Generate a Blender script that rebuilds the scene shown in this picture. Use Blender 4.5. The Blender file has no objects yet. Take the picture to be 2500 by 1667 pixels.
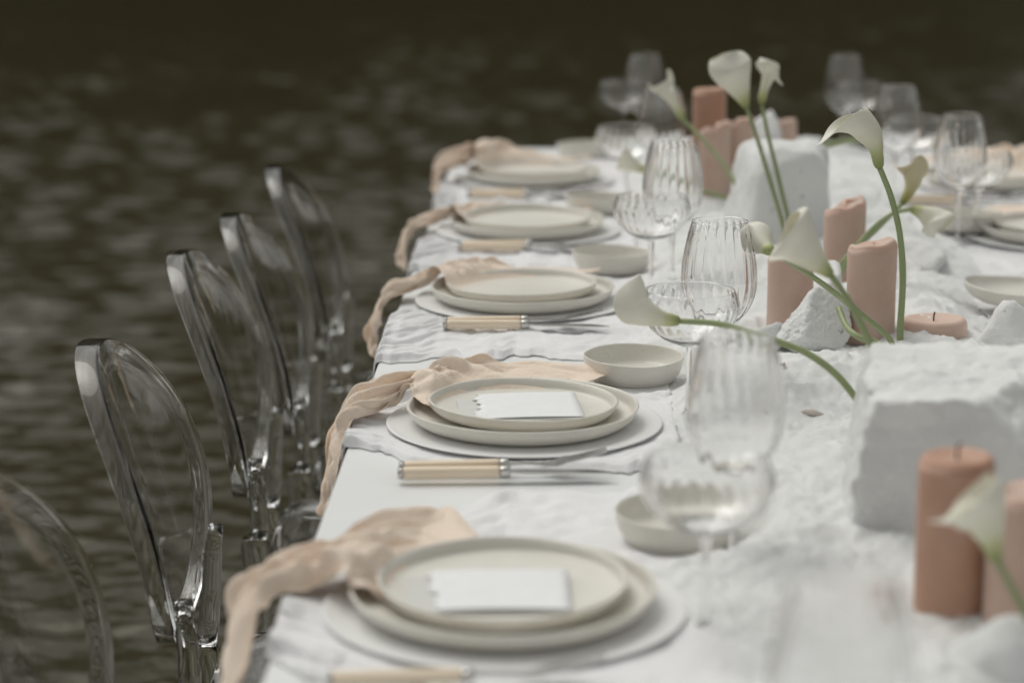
import bpy, bmesh, math, random
import numpy as np
from mathutils import Vector, Matrix

# ------------------------------------------------------------------ camera, world, sun, exposure
scene = bpy.context.scene
col = scene.collection
cam_data = bpy.data.cameras.new("camera")
cam = bpy.data.objects.new("camera", cam_data)
col.objects.link(cam)
cam.location = (0.0, 0.0, 1.415)
cam.rotation_euler = (math.radians(90 - 12.334), 0, math.radians(1.356))
cam_data.sensor_width = 36.0
cam_data.lens = 79.59
cam_data.clip_start = 0.05
cam_data.clip_end = 2000
cam_data.dof.use_dof = True
cam_data.dof.focus_distance = 2.78
cam_data.dof.aperture_fstop = 3.0
scene.camera = cam

SUN_ELEV, SUN_AZ = 58.0, -38.0          # azimuth from +Y, negative = towards -X
world = bpy.data.worlds.new("World")
scene.world = world
world.use_nodes = True
wn = world.node_tree
bg = wn.nodes["Background"]
sky = wn.nodes.new("ShaderNodeTexSky")
sky.sky_type = 'NISHITA'
sky.sun_disc = False
sky.sun_elevation = math.radians(SUN_ELEV)
sky.sun_rotation = math.radians(SUN_AZ)
sky.air_density = 1.0
sky.dust_density = 4.0
hs = wn.nodes.new("ShaderNodeHueSaturation")
hs.inputs["Saturation"].default_value = 0.05
wn.links.new(sky.outputs[0], hs.inputs["Color"])
tint = wn.nodes.new("ShaderNodeMix")
tint.data_type = 'RGBA'
tint.blend_type = 'MULTIPLY'
tint.inputs[0].default_value = 1.0
tint.inputs[7].default_value = (1.0, .995, .955, 1)      # thin overcast, faintly green from the wooded shore
wn.links.new(hs.outputs[0], tint.inputs[6])
wn.links.new(tint.outputs[2], bg.inputs["Color"])
bg.inputs["Strength"].default_value = 0.120

sun_data = bpy.data.lights.new("sun", 'SUN')
sun_data.energy = 0.62
sun_data.angle = math.radians(35)
sun_data.color = (1.0, 0.965, 0.88)
sun = bpy.data.objects.new("sun", sun_data)
col.objects.link(sun)
az, el = math.radians(SUN_AZ), math.radians(SUN_ELEV)
sdir = Vector((math.sin(az) * math.cos(el), math.cos(az) * math.cos(el), math.sin(el)))
sun.rotation_euler = sdir.to_track_quat('Z', 'Y').to_euler()
sun.location = (-3, 4, 6)

scene.view_settings.view_transform = 'Standard'
scene.view_settings.look = 'None'
scene.view_settings.gamma = 1.0
scene.view_settings.exposure = 0.0
scene.render.engine = 'CYCLES'
cy = scene.cycles
cy.max_bounces = 24
cy.transmission_bounces = 20
cy.glossy_bounces = 10
cy.diffuse_bounces = 5
cy.transparent_max_bounces = 16
cy.caustics_refractive = True
cy.caustics_reflective = False
cy.blur_glossy = 0.3
cy.sample_clamp_indirect = 6.0
cy.use_denoising = True

rng = np.random.default_rng(11)
random.seed(5)
T = 0.76                                    # height of the table top

# ------------------------------------------------------------------ noise
_perm = np.random.default_rng(3).random(4096)

def _hash(ix, iy, iz, seed):
    h = (ix * 374761393 + iy * 668265263 + iz * 1274126177 + seed * 974634777) & 0x7fffffff
    h = ((h ^ (h >> 13)) * 1274126177) & 0x7fffffff
    return _perm[(h ^ (h >> 16)) & 4095]

def vnoise(x, y, z=0.0, seed=0):
    x, y, z = np.broadcast_arrays(np.asarray(x, float), np.asarray(y, float), np.asarray(z, float))
    ix, iy, iz = (np.floor(a).astype(np.int64) for a in (x, y, z))
    f = [a - i for a, i in ((x, ix), (y, iy), (z, iz))]
    u, v, w = (t * t * t * (t * (t * 6 - 15) + 10) for t in f)
    r = 0
    for dx in (0, 1):
        for dy in (0, 1):
            for dz in (0, 1):
                wt = (u if dx else 1 - u) * (v if dy else 1 - v) * (w if dz else 1 - w)
                r = r + wt * _hash(ix + dx, iy + dy, iz + dz, seed)
    return r * 2 - 1

def fbm(x, y, z=0.0, octaves=4, seed=0, gain=0.5):
    r, a, f = 0, 1.0, 1.0
    for o in range(octaves):
        r = r + a * vnoise(np.asarray(x) * f + o * 17.3, np.asarray(y) * f + o * 9.1, np.asarray(z) * f, seed + o)
        a *= gain
        f *= 2.03
    return r

def smooth(a, b, x):
    t = np.clip((x - a) / (b - a), 0, 1)
    return t * t * (3 - 2 * t)

# ------------------------------------------------------------------ object helpers
def tag(o, label=None, cat=None, group=None, kind=None):
    if label: o["label"] = label
    if cat: o["category"] = cat
    if group: o["group"] = group
    if kind: o["kind"] = kind
    return o

def empty(name, loc=(0, 0, 0), rotz=0.0, label=None, cat=None, group=None):
    o = bpy.data.objects.new(name, None)
    o.empty_display_size = 0.05
    o.location = loc
    o.rotation_euler = (0, 0, rotz)
    col.objects.link(o)
    return tag(o, label, cat, group)

def link(name, me, mat=None, parent=None, loc=None):
    o = bpy.data.objects.new(name, me)
    if mat is not None and len(me.materials) == 0:
        me.materials.append(mat)
    if parent is not None:
        o.parent = parent
    if loc is not None:
        o.location = loc
    col.objects.link(o)
    return o

def raw_mesh(name, V, F, smooth_shade=True):
    V = np.asarray(V, np.float32).reshape(-1, 3)
    me = bpy.data.meshes.new(name)
    me.vertices.add(len(V))
    me.vertices.foreach_set("co", V.ravel())
    lens = np.array([len(f) for f in F], np.int32) if not isinstance(F, np.ndarray) else np.full(len(F), F.shape[1], np.int32)
    idx = np.concatenate([np.asarray(f, np.int32) for f in F]) if not isinstance(F, np.ndarray) else F.astype(np.int32).ravel()
    me.loops.add(len(idx))
    me.loops.foreach_set("vertex_index", idx)
    me.polygons.add(len(lens))
    st = np.zeros(len(lens), np.int32)
    st[1:] = np.cumsum(lens)[:-1]
    me.polygons.foreach_set("loop_start", st)
    try:
        me.polygons.foreach_set("loop_total", lens)
    except Exception:
        pass
    me.update(calc_edges=True)
    me.validate()
    if smooth_shade:
        me.polygons.foreach_set("use_smooth", np.ones(len(me.polygons), bool))
    return me

def grid_faces(nu, nv, cu=False, cv=False, off=0):
    iu = np.arange(nu if cu else nu - 1)
    iv = np.arange(nv if cv else nv - 1)
    a, b = np.meshgrid(iu, iv, indexing='ij')
    a2, b2 = (a + 1) % nu, (b + 1) % nv
    return np.stack([a * nv + b, a2 * nv + b, a2 * nv + b2, a * nv + b2], -1).reshape(-1, 4) + off

def grid_mesh(name, V, cu=False, cv=False, smooth_shade=True):
    nu, nv = V.shape[:2]
    return raw_mesh(name, V.reshape(-1, 3), grid_faces(nu, nv, cu, cv), smooth_shade)

def lathe_mesh(name, prof, n=64, wob=None):
    """prof: (r, z) from one end to the other, both ends may be on the axis."""
    prof = np.asarray(prof, float)
    ph = np.linspace(0, 2 * np.pi, n, endpoint=False)
    R = prof[:, 0][:, None] * np.ones(n)
    Z = prof[:, 1][:, None] * np.ones(n)
    if wob is not None:
        R, Z = wob(R, Z, ph[None, :])
    V = np.stack([R * np.cos(ph), R * np.sin(ph), Z], -1)
    me = grid_mesh(name, V, False, True)
    return me

def dense(prof, step):
    """Catmull-Rom resample of an (r,z) profile."""
    P = np.asarray(prof, float)
    P = np.vstack([2 * P[0] - P[1], P, 2 * P[-1] - P[-2]])
    out = []
    for i in range(1, len(P) - 2):
        n = max(2, int(np.linalg.norm(P[i + 1] - P[i]) / step))
        for t in np.linspace(0, 1, n, endpoint=False):
            a, b, c, d = P[i - 1], P[i], P[i + 1], P[i + 2]
            out.append(0.5 * (2 * b + (c - a) * t + (2 * a - 5 * b + 4 * c - d) * t * t + (3 * b - a - 3 * c + d) * t ** 3))
    out.append(P[-2])
    return np.array(out)

def spline(P, n):
    P = np.asarray(P, float)
    P = np.vstack([2 * P[0] - P[1], P, 2 * P[-1] - P[-2]])
    m = len(P) - 3
    out = []
    for s in np.linspace(0, m, n):
        i = min(int(s), m - 1)
        t = s - i
        a, b, c, d = P[i:i + 4]
        out.append(0.5 * (2 * b + (c - a) * t + (2 * a - 5 * b + 4 * c - d) * t * t + (3 * b - a - 3 * c + d) * t ** 3))
    return np.array(out)

def tube_mesh(name, path, rad, n=12, caps=True):
    path = np.asarray(path, float)
    m = len(path)
    rad = np.broadcast_to(np.asarray(rad, float), (m,))
    tg = np.gradient(path, axis=0)
    tg /= np.linalg.norm(tg, axis=1)[:, None]
    up = np.array([0.13, 0.21, 0.97])
    if abs(np.dot(tg[0], up)) > 0.9: up = np.array([1, 0.2, 0])
    u = np.cross(tg[0], up); u /= np.linalg.norm(u)
    V = []
    for i in range(m):
        u = u - tg[i] * np.dot(u, tg[i]); u /= np.linalg.norm(u)
        w = np.cross(tg[i], u)
        for k in range(n):
            a = 2 * math.pi * k / n
            V.append(path[i] + rad[i] * (math.cos(a) * u + math.sin(a) * w))
    F = [list(f) for f in grid_faces(m, n, False, True)]
    if caps:
        F.append(list(range(n))); F.append([(m - 1) * n + k for k in range(n)][::-1])
    return raw_mesh(name, V, F)

def bar_mesh(name, path, half, bevel=0.003, smooth_shade=False):
    """rectangular bar along path; half = list of (half x, half y) per station; sections horizontal."""
    V, F = [], []
    for (p, (a, b)) in zip(path, half):
        c = min(bevel, a * .6, b * .6)
        for (x, y) in ((a, b - c), (a - c, b), (c - a, b), (-a, b - c), (-a, c - b), (c - a, -b), (a - c, -b), (a, c - b)):
            V.append((p[0] + x, p[1] + y, p[2]))
    n = 8
    for i in range(len(path) - 1):
        for k in range(n):
            F.append([i * n + k, i * n + (k + 1) % n, (i + 1) * n + (k + 1) % n, (i + 1) * n + k])
    F.append(list(range(n))[::-1])
    F.append([(len(path) - 1) * n + k for k in range(n)])
    me = raw_mesh(name, V, F, smooth_shade)
    fix_normals(me)
    return me

def fix_normals(me):
    bm = bmesh.new(); bm.from_mesh(me)
    bmesh.ops.recalc_face_normals(bm, faces=bm.faces)
    bm.to_mesh(me); bm.free()

def weld(me, d=1e-6):
    bm = bmesh.new(); bm.from_mesh(me)
    bmesh.ops.remove_doubles(bm, verts=bm.verts, dist=d)
    bmesh.ops.recalc_face_normals(bm, faces=bm.faces)
    bm.to_mesh(me); bm.free()
    me.polygons.foreach_set("use_smooth", np.ones(len(me.polygons), bool))

def box_mesh(name, x0, x1, y0, y1, z0, z1, bevel=0.004):
    bm = bmesh.new()
    bmesh.ops.create_cube(bm, size=1)
    for v in bm.verts:
        v.co = Vector(((x0 + x1) / 2 + v.co.x * (x1 - x0), (y0 + y1) / 2 + v.co.y * (y1 - y0), (z0 + z1) / 2 + v.co.z * (z1 - z0)))
    if bevel:
        bmesh.ops.bevel(bm, geom=list(bm.edges), offset=bevel, segments=3, profile=0.5, affect='EDGES')
    me = bpy.data.meshes.new(name)
    bm.to_mesh(me); bm.free()
    return me

def copy_tree(o, parent=None):
    c = o.copy()
    col.objects.link(c)
    if parent is not None:
        c.parent = parent
    for ch in list(o.children):
        copy_tree(ch, c)
    return c

# ------------------------------------------------------------------ materials
def new_mat(name):
    m = bpy.data.materials.new(name)
    m.use_nodes = True
    return m, m.node_tree, m.node_tree.nodes["Principled BSDF"]

def node(nt, kind, **kw):
    n = nt.nodes.new(kind)
    for k, v in kw.items():
        if k in n.inputs: n.inputs[k].default_value = v
        else: setattr(n, k, v)
    return n

def mottled(name, c1, c2, scale, rough, bump=None, detail=6, stretch=None, rough2=None, sss=None, specks=None, sheen=0.0):
    m, nt, b = new_mat(name)
    tc = node(nt, "ShaderNodeTexCoord")
    mp = node(nt, "ShaderNodeMapping")
    if stretch: mp.inputs["Scale"].default_value = stretch
    nt.links.new(tc.outputs["Object"], mp.inputs[0])
    n = node(nt, "ShaderNodeTexNoise", Scale=scale, Detail=detail, Roughness=0.6)
    nt.links.new(mp.outputs[0], n.inputs["Vector"])
    r = node(nt, "ShaderNodeValToRGB")
    r.color_ramp.elements[0].position = 0.3
    r.color_ramp.elements[1].position = 0.7
    r.color_ramp.elements[0].color = (*c1, 1)
    r.color_ramp.elements[1].color = (*c2, 1)
    nt.links.new(n.outputs["Fac"], r.inputs["Fac"])
    out = r.outputs["Color"]
    if specks:
        sc, thr, sc_col = specks
        n2 = node(nt, "ShaderNodeTexNoise", Scale=sc, Detail=3.0, Roughness=0.7)
        nt.links.new(tc.outputs["Object"], n2.inputs["Vector"])
        r2 = node(nt, "ShaderNodeValToRGB")
        r2.color_ramp.elements[0].position = thr
        r2.color_ramp.elements[1].position = thr + 0.05
        nt.links.new(n2.outputs["Fac"], r2.inputs["Fac"])
        mx = node(nt, "ShaderNodeMix", data_type='RGBA')
        nt.links.new(r2.outputs["Color"], mx.inputs[0])
        nt.links.new(out, mx.inputs[6])
        mx.inputs[7].default_value = (*sc_col, 1)
        out = mx.outputs[2]
    nt.links.new(out, b.inputs["Base Color"])
    b.inputs["Roughness"].default_value = rough
    if sheen:
        b.inputs["Sheen Weight"].default_value = sheen
    if sss:
        b.inputs["Subsurface Weight"].default_value = sss[0]
        b.inputs["Subsurface Radius"].default_value = sss[1]
        b.inputs["Subsurface Scale"].default_value = sss[2]
    if bump:
        bs, strength, dist = bump[:3]
        n3 = node(nt, "ShaderNodeTexNoise", Scale=bs, Detail=5.0, Roughness=0.65)
        nt.links.new((mp if len(bump) > 3 else tc).outputs[0 if len(bump) > 3 else "Object"], n3.inputs["Vector"])
        bp = node(nt, "ShaderNodeBump", Strength=strength, Distance=dist)
        nt.links.new(n3.outputs["Fac"], bp.inputs["Height"])
        nt.links.new(bp.outputs[0], b.inputs["Normal"])
    return m

def crinkle(name, c1, c2, scale, strength, dist, trans):
    """crinkled gauze: stretched voronoi crinkles plus weave, some light through it."""
    m, nt, b = new_mat(name)
    tc = node(nt, "ShaderNodeTexCoord")
    mp = node(nt, "ShaderNodeMapping")
    mp.inputs["Scale"].default_value = (1.0, 0.45, 1.0)
    nt.links.new(tc.outputs["UV"], mp.inputs[0])
    n = node(nt, "ShaderNodeTexNoise", Scale=scale, Detail=6.0, Roughness=0.6, Distortion=0.6)
    nt.links.new(mp.outputs[0], n.inputs["Vector"])
    v = node(nt, "ShaderNodeTexVoronoi", Scale=scale * 1.6)
    nt.links.new(mp.outputs[0], v.inputs["Vector"])
    ad = node(nt, "ShaderNodeMath", operation='ADD')
    nt.links.new(n.outputs["Fac"], ad.inputs[0])
    nt.links.new(v.outputs["Distance"], ad.inputs[1])
    bp = node(nt, "ShaderNodeBump", Strength=strength, Distance=dist)
    nt.links.new(ad.outputs[0], bp.inputs["Height"])
    nt.links.new(bp.outputs[0], b.inputs["Normal"])
    r = node(nt, "ShaderNodeValToRGB")
    r.color_ramp.elements[0].position = 0.35
    r.color_ramp.elements[1].position = 0.65
    r.color_ramp.elements[0].color = (*c1, 1)
    r.color_ramp.elements[1].color = (*c2, 1)
    nt.links.new(n.outputs["Fac"], r.inputs["Fac"])
    nt.links.new(r.outputs[0], b.inputs["Base Color"])
    b.inputs["Roughness"].default_value = 0.9
    b.inputs["Sheen Weight"].default_value = 0.15
    tr = node(nt, "ShaderNodeBsdfTranslucent")
    nt.links.new(r.outputs[0], tr.inputs["Color"])
    mix = node(nt, "ShaderNodeMixShader")
    mix.inputs[0].default_value = trans
    nt.links.new(b.outputs[0], mix.inputs[1])
    nt.links.new(tr.outputs[0], mix.inputs[2])
    nt.links.new(mix.outputs[0], nt.nodes["Material Output"].inputs[0])
    return m

def clear(name, colr, ior, rough=0.0):
    m, nt, b = new_mat(name)
    b.inputs["Base Color"].default_value = (*colr, 1)
    b.inputs["Transmission Weight"].default_value = 1.0
    b.inputs["IOR"].default_value = ior
    b.inputs["Roughness"].default_value = rough
    return m

M = {}
M['paint'] = mottled("white_paint", (.74, .75, .75), (.79, .80, .80), 9, .42, (160, .08, .002))
M['gauze'] = crinkle("white_gauze", (.82, .82, .83), (.85, .85, .858), 60, .45, .0006, .05)
M['napkin'] = crinkle("blush_gauze", (.92, .77, .63), (.94, .825, .715), 75, .7, .0008, .12)
M['thread'] = mottled("white_thread", (.80, .80, .81), (.84, .84, .85), 60, .9)
M['charger'] = mottled("white_charger", (.79, .795, .79), (.82, .825, .82), 14, .36, (220, .15, .001))
M['stoneware'] = mottled("stoneware", (.685, .66, .595), (.75, .73, .672), 18, .36, (260, .22, .0012), specks=(300, .66, (.46, .41, .33)))
M['card'] = mottled("card_paper", (.80, .81, .82), (.84, .85, .86), 60, .8, (700, .15, .0005))
M['vellum'] = mottled("vellum_paper", (.60, .60, .58), (.65, .65, .63), 40, .55)
M['ivory'] = mottled("ivory_resin", (.80, .655, .49), (.87, .755, .60), 40, .35, stretch=(.25, 3, 3))
M['steel'], _nt, _b = new_mat("brushed_steel")
_b.inputs["Metallic"].default_value = 1.0
_b.inputs["Base Color"].default_value = (.56, .55, .53, 1)
_b.inputs["Roughness"].default_value = 0.26
M['sand'] = mottled("white_sand", (.74, .75, .745), (.81, .815, .81), 26, .95, (420, .55, .003), specks=(55, .76, (.60, .58, .55)))
M['rock'] = mottled("white_limestone", (.72, .73, .725), (.82, .825, .815), 16, .93, (110, .6, .004), specks=(38, .655, (.36, .355, .335)))
M['wax_pink'] = mottled("dusty_pink_wax", (.55, .395, .32), (.62, .47, .395), 22, .55, (70, .22, .0018), sss=(.50, (1.0, .42, .26), .016), specks=(260, .665, (.70, .58, .52)))
M['wax_rust'] = mottled("rust_wax", (.46, .27, .185), (.53, .33, .245), 22, .55, (180, .12, .001), sss=(.45, (1.0, .35, .18), .014))
M['wax_pale'] = mottled("pale_pink_wax", (.62, .45, .37), (.68, .52, .44), 26, .6, sss=(.5, (1.0, .5, .3), .008))
M['wick'] = mottled("charred_wick", (.02, .018, .015), (.05, .04, .035), 90, .9)
M['stem'] = mottled("green_stem", (.23, .285, .125), (.34, .395, .21), 22, .42, stretch=(1, 1, .3))
M['spadix'] = mottled("yellow_spadix", (.70, .48, .06), (.80, .60, .12), 200, .7, (500, .6, .002))
M['glass'] = clear("clear_glass", (1, 1, 1), 1.45)
M['acrylic'] = clear("clear_acrylic", (.955, .96, .955), 1.40, .02)
M['chip'] = mottled("beige_chip", (.55, .49, .45), (.63, .57, .53), 60, .9)
M['leafmass'] = mottled("dark_foliage", (.024, .028, .013), (.065, .068, .030), .8, .8)
M['bank'] = mottled("bank_soil", (.05, .05, .025), (.09, .085, .045), .5, .95, (3, .5, .1))

# calla petal: colour runs along the flower (attribute 'along' is stored on the mesh), cream to green at the throat
m, nt, b = new_mat("calla_petal")
at = node(nt, "ShaderNodeAttribute", attribute_name="along")
rp = node(nt, "ShaderNodeValToRGB")
rp.color_ramp.elements[0].position = 0.0
rp.color_ramp.elements[0].color = (.26, .32, .10, 1)
rp.color_ramp.elements[1].position = 0.52
rp.color_ramp.elements[1].color = (.86, .845, .735, 1)
e = rp.color_ramp.elements.new(0.15); e.color = (.56, .58, .29, 1)
e = rp.color_ramp.elements.new(0.30); e.color = (.79, .78, .62, 1)
e = rp.color_ramp.elements.new(1.0); e.color = (.875, .86, .775, 1)
nt.links.new(at.outputs["Fac"], rp.inputs[0])
nt.links.new(rp.outputs[0], b.inputs["Base Color"])
b.inputs["Roughness"].default_value = .5
tr = node(nt, "ShaderNodeBsdfTranslucent")
nt.links.new(rp.outputs[0], tr.inputs["Color"])
mx = node(nt, "ShaderNodeMixShader")
mx.inputs[0].default_value = .16
nt.links.new(b.outputs[0], mx.inputs[1])
nt.links.new(tr.outputs[0], mx.inputs[2])
nt.links.new(mx.outputs[0], nt.nodes["Material Output"].inputs[0])
M['petal'] = m
# yellowed petal for the older flowers
m2 = m.copy(); m2.name = "calla_petal_yellowed"
cr = [n for n in m2.node_tree.nodes if n.type == 'VALTORGB'][0].color_ramp
for el, c in zip(cr.elements, ((.24, .27, .07), (.44, .41, .15), (.62, .57, .33), (.72, .67, .46), (.68, .62, .42))):
    el.color = (*c, 1)
M['petal_old'] = m2

m, nt, b = new_mat("lake_water")
b.inputs["Base Color"].default_value = (.041, .0345, .0170, 1)
b.inputs["Roughness"].default_value = .10
b.inputs["IOR"].default_value = 1.33
b.inputs["Specular IOR Level"].default_value = .23
b.inputs["Specular Tint"].default_value = (.95, .93, .74, 1)
tc = node(nt, "ShaderNodeTexCoord")
n = node(nt, "ShaderNodeTexNoise", Scale=34.0, Detail=4.0, Roughness=.6)
nt.links.new(tc.outputs["Object"], n.inputs["Vector"])
bp = node(nt, "ShaderNodeBump", Strength=.5, Distance=.006)
nt.links.new(n.outputs["Fac"], bp.inputs["Height"])
nt.links.new(bp.outputs[0], b.inputs["Normal"])
M['water'] = m

# ------------------------------------------------------------------ the lake and its far bank
WATER_Z = 0.03
def wave_height(X, Y, sx, sy):
    wr = np.random.default_rng(77)
    H = np.zeros_like(X)
    for i in range(90):
        lam = 0.040 * (6.0 ** (wr.random() ** 1.0))
        th = wr.normal(math.pi / 2 + .12, .68)
        k = 2 * math.pi / lam
        kx, ky = k * math.cos(th), k * math.sin(th)
        amp = 0.0068 * lam
        fade = np.exp(-(np.abs(kx) * sx) ** 2 * .35 - (np.abs(ky) * sy) ** 2 * .35)
        H += amp * fade * np.sin(kx * X + ky * Y + wr.random() * 6.283)
    patch = .85 + .35 * vnoise(X * 1.1, Y * .8, 0, 5)
    return H * patch
ny, nx = 1600, 400
yy = 1.7 * (34 / 1.7) ** np.linspace(0, 1, ny)
tt = np.linspace(-.50, .50, nx)
Y = yy[:, None] * np.ones(nx); X = (yy[:, None] + 1.6) * tt[None, :]
sx = (yy[:, None] + 1.6) * (tt[1] - tt[0]) * np.ones(nx)
sy = np.gradient(yy)[:, None] * np.ones(nx)
Z = WATER_Z + wave_height(X, Y, sx, sy)
edge = np.minimum(smooth(0, .02, np.linspace(0, 1, ny))[:, None] * smooth(0, .02, 1 - np.linspace(0, 1, ny))[:, None],
                  (smooth(0, .03, np.linspace(0, 1, nx)) * smooth(0, .03, 1 - np.linspace(0, 1, nx)))[None, :])
Z = WATER_Z + (Z - WATER_Z) * edge
water = link("lake_water", grid_mesh("lake_water", np.stack([X, Y, Z], -1)), M['water'])
tag(water, "dark rippled lake water around the table and chairs", None, None, "structure")
# calm sheet of the same lake beyond the rippled part, a little lower
me = raw_mesh("lake_surface", [(-220, -120, WATER_Z - .05), (220, -120, WATER_Z - .05), (220, 70, WATER_Z - .05), (-220, 70, WATER_Z - .05)], [[0, 1, 2, 3]], False)
tag(link("lake_surface", me, M['water']), "open lake surface reaching the far bank", None, None, "structure")
# far bank
bx = np.linspace(-220, 220, 90); by = np.linspace(37, 190, 34)
BX, BY = np.meshgrid(bx, by, indexing='ij')
BZ = -.4 + smooth(37, 48, BY) * 2.2 + (BY - 37) * .06 + fbm(BX * .04, BY * .04, 0, 4, 40) * 1.2
tag(link("far_bank", grid_mesh("far_bank", np.stack([BX, BY, BZ], -1)), M['bank']), "earth bank on the far side of the lake", None, None, "structure")
# woods on the bank: one dark mass of foliage, seen as its reflection in the lake
V, F = [], []
wr = np.random.default_rng(9)
for i in range(120):
    cx = -130 + 260 * wr.random(); cyy = 41 + 22 * wr.random()
    h = 11 + 8 * wr.random(); rad = 3.4 + 2.8 * wr.random()
    for k in range(260):
        d = wr.normal(size=3); d /= np.linalg.norm(d)
        rr = wr.random() ** .4
        p = np.array([cx, cyy, h * .52]) + d * rr * np.array([rad, rad, h * .5])
        a = wr.normal(size=3); a /= np.linalg.norm(a)
        c = np.cross(a, wr.normal(size=3)); c /= np.linalg.norm(c)
        s = .7 + .8 * wr.random()
        j = len(V)
        V += [p + s * a, p + s * .7 * c, p - s * a, p - s * .7 * c]
        F.append([j, j + 1, j + 2, j + 3])
tag(link("far_woods", raw_mesh("far_woods", V, F, False), M['leafmass']), "dark trees massed along the far bank", None, None, "stuff")

# ------------------------------------------------------------------ table
TX0, TX1, TY0, TY1 = -.243, 1.03, .55, 5.04
table = empty("dining_table", (.39, 2.8, 0), 0, "long white banquet table standing in the lake", "table")
def on(parent, o):
    o.matrix_parent_inverse = Matrix.Translation(-Vector(parent.location))
    return o
on(table, link("tabletop", box_mesh("tabletop", TX0, TX1, TY0, TY1, T - .036, T - .004, .003), M['paint'], table))
for sx_ in (.0, .78):
    for sy_ in (.75, 4.75):
        lg = bar_mesh("leg", [(sx_, sy_, -.4), (sx_, sy_, T - .037)], [(.03, .03), (.03, .03)], .004)
        on(table, link("leg", lg, M['paint'], table))
top_z = T - .004

# ------------------------------------------------------------------ the white sand along the middle of the table
MOUNDS = [(.325, 2.72, .11, .020), (.24, 2.62, .09, .010), (.44, 2.62, .14, .016), (.30, 3.25, .14, .010), (.52, 3.7, .16, .016), (.60, 3.55, .10, .018),
          (.24, 2.35, .10, .010), (.30, 1.95, .16, .010), (.42, 1.78, .10, .014), (.50, 3.05, .12, .012), (.36, 4.1, .2, .012), (.20, 3.0, .08, .008),
          (.56, 2.6, .09, .018)]
DISHES = [(.113, 2.107, -.001), (.087, 2.785, -.001), (.074, 3.535, -.001), (.062, 4.118, -.001), (.692, 3.89, .006), (.650, 3.205, .014)]
def sand_h(x, y):
    x = np.asarray(x, float); y = np.asarray(y, float)
    el_ = x - (.105 + .045 * vnoise(0, y * 3.1, 0, 21) + .02 * vnoise(x * 8, y * 11, 0, 22))
    er_ = (.665 + .05 * vnoise(3, y * 2.7, 0, 23) + .02 * vnoise(x * 8, y * 11, 0, 24)) - x
    d = np.minimum(el_, er_)
    ramp = smooth(0, .16, d)
    h = ramp * (.020 + .011 * fbm(x * 6, y * 6, 0, 3, 25)) + smooth(0, .05, d) * (.005 + .0042 * fbm(x * 24, y * 24, 0, 4, 26, .58) + .003 * np.clip(vnoise(x * 55, y * 55, 0, 29), 0, 1))
    for (mx_, my_, r, a) in MOUNDS:
        h = h + a * np.exp(-((x - mx_) ** 2 + (y - my_) ** 2) / (r * r)) * ramp * (1 + .35 * vnoise(x * 22, y * 22, 0, 31))
    for (bx_, by_, cap) in DISHES:
        near_ = 1 - smooth(.060, .105, np.hypot(x - bx_, y - by_))
        h = h * (1 - near_) + np.minimum(h, cap) * near_
    h = h + smooth(0, .03, d) * .0016 * fbm(x * 120, y * 120, 0, 3, 28)
    return top_z + np.where(d > 0, h + .0020 * smooth(0, .03, d), -.004)
def sz(x, y): return float(sand_h(x, y))
gx = np.linspace(.03, .76, 270)
gy = .7 * (4.98 / .7) ** np.linspace(0, 1, 740)
GX, GY = np.meshgrid(gx, gy, indexing='ij')
tag(link("white_sand", grid_mesh("white_sand", np.stack([GX, GY, sand_h(GX, GY)], -1)), M['sand']), "white sand and plaster powder heaped along the middle of the table", None, None, "stuff")

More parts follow.
